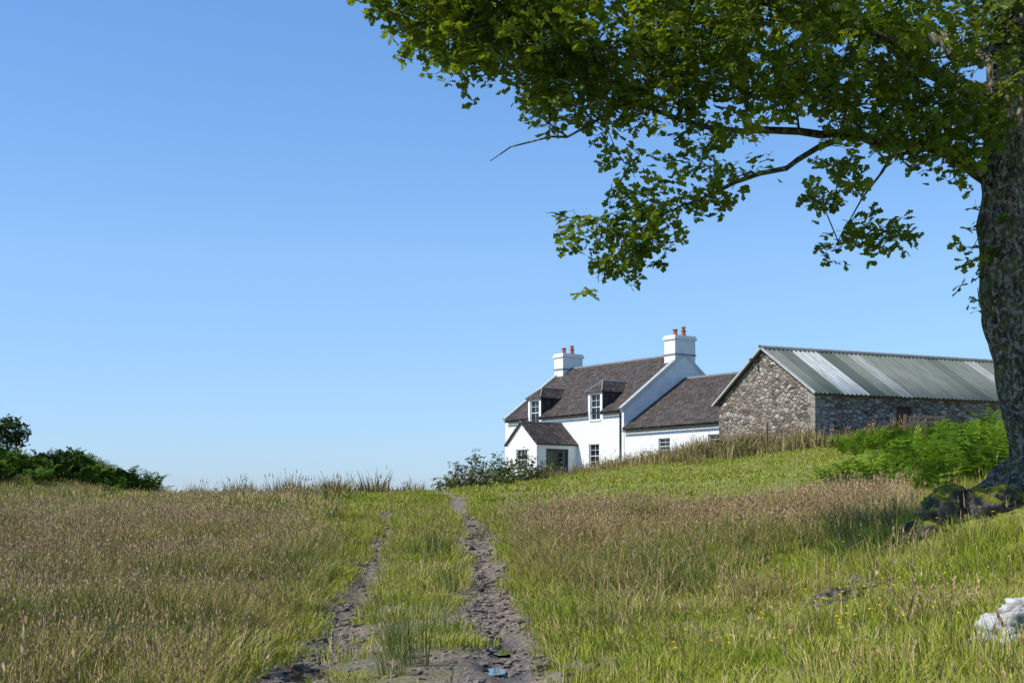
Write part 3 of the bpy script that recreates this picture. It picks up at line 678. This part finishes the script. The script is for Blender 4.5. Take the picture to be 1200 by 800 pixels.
for (px,py,rx,ry),pz in zip(PUD,PZ):
    V=[(px+math.cos(a)*rx*.95,py+math.sin(a)*ry*.95,pz) for a in np.linspace(0,6.2832,28)[:-1]]
    mesh_obj('puddle',V,[tuple(range(len(V)))],M_water)
V=[];F=[];MI=[]
for (cx,cy,n) in ((2.5,9.9,16),(1.7,10.4,14),(3.9,16.5,12),(4.2,14.5,12),(2.4,11.6,14),(3.2,11.6,10)):
    for _ in range(n):
        fx=cx+rng.normal(0,.45);fy=cy+rng.normal(0,.45);fz=zat(fx,fy);h=rng.uniform(.18,.32)
        o=len(V);V+=[(fx-.002,fy,fz),(fx+.002,fy,fz),(fx,fy,fz+h)];F.append((o,o+1,o+2));MI.append(1)
        for k in range(5):
            a=k*1.2566;o=len(V);V+=[(fx,fy,fz+h),(fx+.02*math.cos(a-.4),fy+.02*math.sin(a-.4),fz+h+.012),(fx+.02*math.cos(a+.4),fy+.02*math.sin(a+.4),fz+h+.012)];F.append((o,o+1,o+2));MI.append(0)
mesh_obj('buttercup_flowers',V,F,[M_yel,M_rush],midx=MI)

# ---------------------------------------------------------------- farmhouse
HS=empty('white_farmhouse',(7.94,101,3.0),math.atan2(-.8,.6))
D=11.8;hD=5.9;ZE=4.7;ZR=8.95;L=14.1
def window(name,O,A,Nin,a0,a1,b0,b1,dep=.13,rows=4,cols=2):
    O=Vector(O);A=Vector(A);N=Vector(Nin)
    e=bpy.data.objects.new(name,None); sc.collection.objects.link(e); e.parent=HS
    P=lambda a,z,d: O+A*a+Vector((0,0,z))+N*d
    mesh_obj('glass',[P(a0,b0,dep+.04),P(a1,b0,dep+.04),P(a1,b1,dep+.04),P(a0,b1,dep+.04)],[(0,1,2,3)],M_glass,e)
    V=[];F=[]
    def bar(x0,x1,z0,z1,d0,d1):
        o=len(V); V.extend([P(x0,z0,d0),P(x1,z0,d0),P(x1,z0,d1),P(x0,z0,d1),P(x0,z1,d0),P(x1,z1,d0),P(x1,z1,d1),P(x0,z1,d1)]); F.extend([tuple(i+o for i in f) for f in BF])
    f=.06
    bar(a0,a0+f,b0,b1,dep-.03,dep+.06);bar(a1-f,a1,b0,b1,dep-.03,dep+.06);bar(a0+f,a1-f,b0,b0+f,dep-.03,dep+.06);bar(a0+f,a1-f,b1-f,b1,dep-.03,dep+.06)
    for i in range(1,cols): c=a0+(a1-a0)*i/cols; bar(c-.013,c+.013,b0+f,b1-f,dep+.0,dep+.05)
    for i in range(1,rows):
        c=b0+(b1-b0)*i/rows; w=.028 if i==rows//2 else .013; bar(a0+f,a1-f,c-w,c+w,dep-.006,dep+.055)
    bar(a0-.08,a1+.08,b0-.1,b0-.003,-.06,dep)
    mesh_obj('frame',V,F,M_frame,e)
Z0=-1.0
holes=[(L-3.85,L-2.7,.7-Z0,2.4-Z0)]
dorm=[(-3.95,-2.35),(-11.15,-9.55)]
for d0,d1 in dorm: holes.append((L+d0+.25,L+d1-.25,4.15-Z0,ZE-Z0))
wall('front_wall',(-L,0,Z0),(1,0,0),L,ZE-Z0,(0,1,0),holes,.3,M_white,HS)
window('ground_floor_window',(-L,0,0),(1,0,0),(0,1,0),L-3.85,L-2.7,.7,2.4)
for x,nm in ((0,'gable_wall_near'),(-L,'gable_wall_far')):
    mesh_obj(nm,[(x,0,Z0),(x,D,Z0),(x,D,ZE),(x,hD,ZR),(x,0,ZE)],[(0,1,2,3,4)],M_white,HS)
mesh_obj('back_wall',[(-L,D,Z0),(0,D,Z0),(0,D,ZE),(-L,D,ZE)],[(0,1,2,3)],M_white,HS)
sl=Vector((0,hD,ZR-ZE)); SL=sl.length; sn=sl.normalized(); tanr=(ZR-ZE)/hD
segx=[(-L+.3,dorm[1][0]),(dorm[1][1],dorm[0][0]),(dorm[0][1],-.3)]
for i,(a,b) in enumerate(segx): slab('front_roof_%d'%i,(a,-.18,ZE-.18*tanr),(1,0,0),b-a,sn,SL+.18/sn.y,.13,M_slate,HS)
for i,(a,b) in enumerate(dorm):
    y0=1.6; slab('front_roof_upper_%d'%i,(a,y0,ZE+tanr*y0),(1,0,0),b-a,sn,SL-y0/sn.y,.13,M_slate,HS)
slab('back_roof',(-.3,D+.18,ZE-.18*tanr),(-1,0,0),L-.6,Vector((0,-hD,ZR-ZE)),SL+.2,.13,M_slate,HS)
for x0 in (-.3,-L-.04):
    slab('skew',(x0,-.1,ZE-.1*tanr),(1,0,0),.34,sn,SL+.12,.24,M_white,HS,-.05)
    slab('skew_back',(x0+.34,D+.1,ZE-.1*tanr),(-1,0,0),.34,Vector((0,-hD,ZR-ZE)),SL+.12,.24,M_white,HS,-.05)
    slab('skew_coping',(x0-.02,-.12,ZE-.12*tanr),(1,0,0),.38,sn,SL+.13,.27,M_verge,HS,.243)
box('ridge_cap',-L+.3,-.3,hD-.12,hD+.12,ZR+.08,ZR+.2,M_lead,HS)
for a,b in segx: box('gutter',a,b,-.30,-.19,ZE-.22,ZE-.14,M_iron,HS)
box('downpipe',-.35,-.27,-.12,-.03,-.8,ZE-.2,M_iron,HS)
for sx,sy in ((-6.3,2.6),):
    slab('skylight',(sx,sy,ZE+tanr*sy),(1,0,0),.7,sn,.9,.2,M_lead,HS,.10); slab('skylight_glass',(sx+.08,sy+.05,ZE+tanr*(sy+.05)),(1,0,0),.54,sn,.76,.215,M_glass,HS,.2)
DE=6.2; DR=7.05
for i,(a,b) in enumerate(dorm):
    e=bpy.data.objects.new('dormer',None); sc.collection.objects.link(e); e.parent=HS
    wall('dormer_front',(a,-.004,ZE-.0),(1,0,0),b-a,DE-ZE,(0,1,0),[(.25,b-a-.25,0,DE-ZE-.16)],.25,M_white,e)
    window('dormer_window',(a,-.004,0),(1,0,0),(0,1,0),.25,b-a-.25,4.15,DE-.16,rows=4)
    yb=(DE-ZE)/tanr
    for x in (a,b): mesh_obj('dormer_cheek',[(x,0,ZE-.1),(x,yb+.2,DE),(x,0,DE)],[(0,1,2)],M_slate,e)
    o=.16;m_=(a+b)/2;yr=(DR-ZE)/tanr
    Vd=[(a-o,-o,DE-.05),(b+o,-o,DE-.05),(b+o,yb+.1,DE-.05),(a-o,yb+.1,DE-.05),(m_,.75,DR),(m_,yr+.1,DR),
        (a-o,-o,DE+.03),(b+o,-o,DE+.03),(b+o,yb+.1,DE+.03),(a-o,yb+.1,DE+.03)]
    mesh_obj('dormer_roof',Vd,[(0,1,2,3),(6,7,4),(7,8,5,4),(9,6,4,5),(0,1,7,6),(1,2,8,7),(0,3,9,6)],M_slate,e)
    tubes('dormer_ridge_leads',[((m_,.75,DR),(m_,yr,DR),.06,.06),((m_,.75,DR),(a-o,-o,DE+.03),.05,.05),((m_,.75,DR),(b+o,-o,DE+.03),.05,.05)],M_lead,e)
def cyl(V,F,c,r0,r1,z0,z1,n=12):
    o=len(V)
    for z,r in ((z0,r0),(z1,r1)):
        for i in range(n): V.append((c[0]+r*math.cos(6.2832*i/n),c[1]+r*math.sin(6.2832*i/n),z))
    F+= [(o+i,o+(i+1)%n,o+n+(i+1)%n,o+n+i) for i in range(n)]; F.append(tuple(o+n+i for i in range(n)))
def chimney(x0,x1,top,cow):
    e=bpy.data.objects.new('chimney',None); sc.collection.objects.link(e); e.parent=HS
    ya,yb=hD-.95,hD+1.1
    box('stack',x0,x1,ya,yb,ZR-1.3,top-.32,M_white,e); box('stack_base_course',x0-.05,x1+.05,ya-.05,yb+.05,ZR+.0,ZR+.12,M_lead,e)
    boxes('cap',[(x0-.09,x1+.09,ya-.09,yb+.09,top-.318,top-.14),(x0-.03,x1+.03,ya-.03,yb+.03,top-.138,top)],M_white,e)
    V=[];F=[];cx=(x0+x1)/2
    for cy in (hD-.4,hD+.45):
        cyl(V,F,(cx,cy),.18,.15,top+.003,top+.40); cyl(V,F,(cx,cy),.20,.20,top+.40,top+.48)
    mesh_obj('pots',V,F,M_pot,e)
    V=[];F=[];cyl(V,F,(cx,hD+cow),.10,.10,top+.48,top+.62);cyl(V,F,(cx,hD+cow),.22,.1,top+.66,top+.76);cyl(V,F,(cx,hD+cow),.03,.03,top+.6,top+.68)
    mesh_obj('cowl',V,F,M_pot,e)
chimney(-1.12,.03,10.42,.45); chimney(-L-.03,-L+1.1,10.28,.45)
EL=11.0;EE=3.36;ER=7.15;te=(ER-EE)/hD; es=Vector((0,hD,ER-EE)); ESL=es.length
hw=[(3.55,4.7,1.4-Z0,2.5-Z0),(8.35,9.55,1.25-Z0,2.55-Z0)]
wall('extension_front_wall',(0.003,.05,Z0),(1,0,0),EL,EE-Z0,(0,1,0),hw,.3,M_white,HS)
window('extension_window',(0,.05,0),(1,0,0),(0,1,0),3.55,4.7,1.4,2.5,rows=4); window('extension_window',(0,.05,0),(1,0,0),(0,1,0),8.35,9.55,1.25,2.55,rows=4)
mesh_obj('extension_gable_wall',[(EL,.05,Z0),(EL,D-.05,Z0),(EL,D-.05,EE),(EL,hD,ER-.03),(EL,.05,EE)],[(0,1,2,3,4)],M_white,HS)
mesh_obj('extension_back_wall',[(0,D-.05,Z0),(EL,D-.05,Z0),(EL,D-.05,EE),(0,D-.05,EE)],[(0,1,2,3)],M_white,HS)
slab('extension_front_roof',(.045,-.15,EE-.2*te),(1,0,0),EL+.1,es,ESL+.22,.13,M_slate,HS); slab('extension_back_roof',(EL+.145,D+.15,EE-.2*te),(-1,0,0),EL+.1,Vector((0,-hD,ER-EE)),ESL+.22,.13,M_slate,HS)
box('extension_ridge',.05,EL+.1,hD-.1,hD+.1,ER+.06,ER+.18,M_lead,HS); box('extension_gutter',.06,EL,-.27,-.16,EE-.25,EE-.17,M_iron,HS)
slab('abutment_flashing',(.046,-.1,EE-.1*te),(1,0,0),.10,es,ESL,.17,M_lead,HS,.132)
px0,px1,pd=-8.85,-5.25,3.75;PE=2.45;PR=3.98;pm=(px0+px1)/2
wall('porch_side_wall',(px1,-pd,Z0),(0,1,0),pd,PE-Z0,(-1,0,0),[(.87,2.95,-.05-Z0,2.08-Z0)],.25,M_white,HS)
wall('porch_front_wall',(px0,-pd,Z0),(1,0,0),px1-px0,PE-Z0,(0,1,0),[(1.14,2.48,.55-Z0,2.05-Z0)],.3,M_white,HS)
window('porch_window',(px0,-pd,0),(1,0,0),(0,1,0),1.14,2.48,.55,2.05,rows=4,cols=3)
mesh_obj('porch_gable',[(px0,-pd,PE),(px1,-pd,PE),(pm,-pd,PR)],[(0,1,2)],M_white,HS)
mesh_obj('porch_left_wall',[(px0,-pd,Z0),(px0,0,Z0),(px0,0,PE),(px0,-pd,PE)],[(0,1,2,3)],M_white,HS)
box('porch_door_left',px1-.2,px1-.15,-pd+.93,-pd+1.89,-.05,2.02,M_door,HS); box('porch_door_right',px1-.2,px1-.15,-pd+1.93,-pd+2.89,-.05,2.02,M_door,HS)
boxes('porch_door_panes',[(px1-.147,px1-.14,-pd+1.08,-pd+1.74,.9,1.85),(px1-.147,px1-.14,-pd+2.08,-pd+2.74,.9,1.85)],M_glass,HS)
boxes('porch_door_frame',[(px1-.22,px1-.06,-pd+.872,-pd+.93,-.05,2.078),(px1-.22,px1-.06,-pd+2.89,-pd+2.948,-.05,2.078),(px1-.22,px1-.06,-pd+.932,-pd+2.888,2.02,2.078)],M_door,HS)
pv=Vector((px0-pm,0,PE-PR)); hl=pv.length
up=Vector((-(px1-pm),0,PR-PE)).normalized()
slab('porch_roof_right',(px1-up.x*.18,-pd-.15,PE-up.z*.18),(0,1,0),pd+.15,up,hl+.18,.12,M_slate,HS)
up2=Vector((px1-pm,0,PR-PE)).normalized()
slab('porch_roof_left',(px0-up2.x*.18,0,PE-up2.z*.18),(0,-1,0),pd+.15,up2,hl+.18,.12,M_slate,HS)
box('porch_ridge',pm-.08,pm+.08,-pd-.15,0,PR+.08,PR+.17,M_lead,HS)

# ---------------------------------------------------------------- stone barn
BA=math.radians(25); BN=empty('stone_barn',(14.5,68,3.35),BA)
BL,BW,BE,BR=15.0,8.3,2.70,5.15; Zb=-1.2
wall('long_wall',(0,0,Zb),(1,0,0),BL,BE-Zb,(0,1,0),[(4.9,5.85,1.1-Zb,2.15-Zb)],.4,M_stone,BN)
mesh_obj('gable_wall',[(0,0,Zb),(0,BW,Zb),(0,BW,BE),(0,BW/2,BR),(0,0,BE)],[(0,1,2,3,4)],M_stone,BN)
mesh_obj('far_gable_wall',[(BL,0,Zb),(BL,BW,Zb),(BL,BW,BE),(BL,BW/2,BR),(BL,0,BE)],[(0,1,2,3,4)],M_stone,BN)
mesh_obj('back_wall',[(0,BW,Zb),(BL,BW,Zb),(BL,BW,BE),(0,BW,BE)],[(0,1,2,3)],M_stone,BN)
boxes('shutter',[(4.9+.02+.186*i,4.9+.02+.186*i+.17,.2,.25,1.1,2.15) for i in range(5)],M_bwood,BN)
box('lintel',4.7,6.05,-.03,.25,2.152,2.32,M_wood,BN)
Q=[]
for i in range(9):
    z=-.5+i*.355; w,v=(.55,.3) if i%2 else (.3,.55); Q.append((-.022,w,-.022,v,z,z+.33))
boxes('quoins',Q,simple('quoin_stone',(.27,.24,.20),.9,.4,5,.6),BN)
def corr(name,O,Xd,W,Yd,Ln,parent):
    X=Vector(Xd).normalized();Y=Vector(Yd).normalized();Z=X.cross(Y)
    M=Matrix(((X.x,Y.x,Z.x,O[0]),(X.y,Y.y,Z.y,O[1]),(X.z,Y.z,Z.z,O[2]),(0,0,0,1)))
    n=int(W/.045);V=[];F=[]
    for i in range(n+1):
        x=W*i/n; z=.035*math.sin(x*2*math.pi/.27)
        lap=.012*((int(x*1.15))%2)
        for j in range(3):
            V.append((x,Ln*j/2,z+lap+.06+.004*math.sin(x*3+j)))
    for i in range(n):
        for j in range(2): F.append((i*3+j,(i+1)*3+j,(i+1)*3+j+1,i*3+j+1))
    o=mesh_obj(name,V,F,M_corr,parent,smooth=True,M=M)
    s=o.modifiers.new('thick','SOLIDIFY'); s.thickness=.008
    return o
sb=Vector((0,BW/2,BR-BE)); SB=sb.length; sbn=sb.normalized()
corr('roof_sheets_front',(-.25,-.28*sbn.y,BE-.28*sbn.z),(1,0,0),BL+.5,sb,SB+.30,BN)
corr('roof_sheets_back',(BL+.25,BW+.28*sbn.y,BE-.28*sbn.z),(-1,0,0),BL+.5,Vector((0,-BW/2,BR-BE)),SB+.30,BN)
slab('verge_front',(-.28,-.3*sbn.y,BE-.3*sbn.z),(1,0,0),.10,sb,SB+.32,.125,M_verge,BN,.03)
slab('verge_back',(-.18,BW+.3*sbn.y,BE-.3*sbn.z),(-1,0,0),.10,Vector((0,-BW/2,BR-BE)),SB+.32,.125,M_verge,BN,.02)
tubes('ridge_cap',[((-.28,BW/2,BR+.12),(BL+.28,BW/2,BR+.12),.11,.11)],M_verge,BN)
box('purlin_end',-.5,.1,BW/2+.5,BW/2+.66,BR-.55,BR-.4,M_wood,BN)
box('eave_board',-.1,BL,-.06,-.002,BE-.18,BE-.02,M_wood,BN)
ga=empty('wooden_gate',(18.4,63.5,zat(18.4,63.5)))
boxes('posts',[(-.9,-.78,-.06,.06,-.3,1.25),(.8,.92,-.06,.06,-.3,1.2)],M_wood,ga)
boxes('rails',[(-.775,.795,-.03,.03,z,z+.09) for z in (.3,.58,.86,1.08)],M_wood,ga)
fp=empty('fence_post',(11.9,66.5,zat(11.9,66.5))); tubes('post',[((0,0,-.3),(.03,0,1.55),.06,.05)],M_wood,fp)

# ---------------------------------------------------------------- light, sky, camera
el=math.radians(46); sd=Vector((-.95,-.31,0)).normalized(); sdir=Vector((sd.x*math.cos(el),sd.y*math.cos(el),math.sin(el)))
su=bpy.data.lights.new('sun','SUN'); su.energy=5.0; su.angle=math.radians(.5); su.color=(1,.95,.85)
so=bpy.data.objects.new('sun',su); sc.collection.objects.link(so); so.rotation_euler=sdir.to_track_quat('Z','Y').to_euler(); so.location=(-20,0,30)
w=bpy.data.worlds.new('World'); sc.world=w; w.use_nodes=True; nt=w.node_tree; nt.nodes.clear(); b=NB(nt)
sk=nt.nodes.new('ShaderNodeTexSky'); sk.sky_type='NISHITA'; sk.sun_disc=False; sk.sun_elevation=el; sk.sun_rotation=math.atan2(sd.x,sd.y)%(2*math.pi)
sk.air_density=1.0; sk.dust_density=.3; sk.ozone_density=2.5; sk.altitude=50
tc=b.n('ShaderNodeTexCoord'); sx=b.n('ShaderNodeSeparateXYZ'); b.l(tc.outputs['Generated'],sx.inputs[0])
tint=b.ramp(sx.outputs[2],[(0,(.36,.45,.70)),(.05,(.42,.52,.73)),(.18,(.54,.65,.78)),(.35,(.48,.68,.86)),(.8,(.38,.52,.62))])
v=b.n('ShaderNodeVectorMath',operation='MULTIPLY'); b.l(sk.outputs[0],v.inputs[0]); b.l(tint,v.inputs[1])
v2=b.n('ShaderNodeVectorMath',operation='SCALE'); b.l(v.outputs[0],v2.inputs[0]); v2.inputs['Scale'].default_value=2.0
bg=nt.nodes.new('ShaderNodeBackground'); bg.inputs[1].default_value=.115; wo=nt.nodes.new('ShaderNodeOutputWorld')
nt.links.new(v2.outputs[0],bg.inputs[0]); nt.links.new(bg.outputs[0],wo.inputs[0])
cd=bpy.data.cameras.new('camera'); cd.lens=50; cd.sensor_width=36; cd.shift_y=207/1200; cd.clip_end=6000; cd.clip_start=.1
co=bpy.data.objects.new('camera',cd); sc.collection.objects.link(co); co.location=(0,0,0); co.rotation_euler=(math.radians(90),0,0)
sc.camera=co
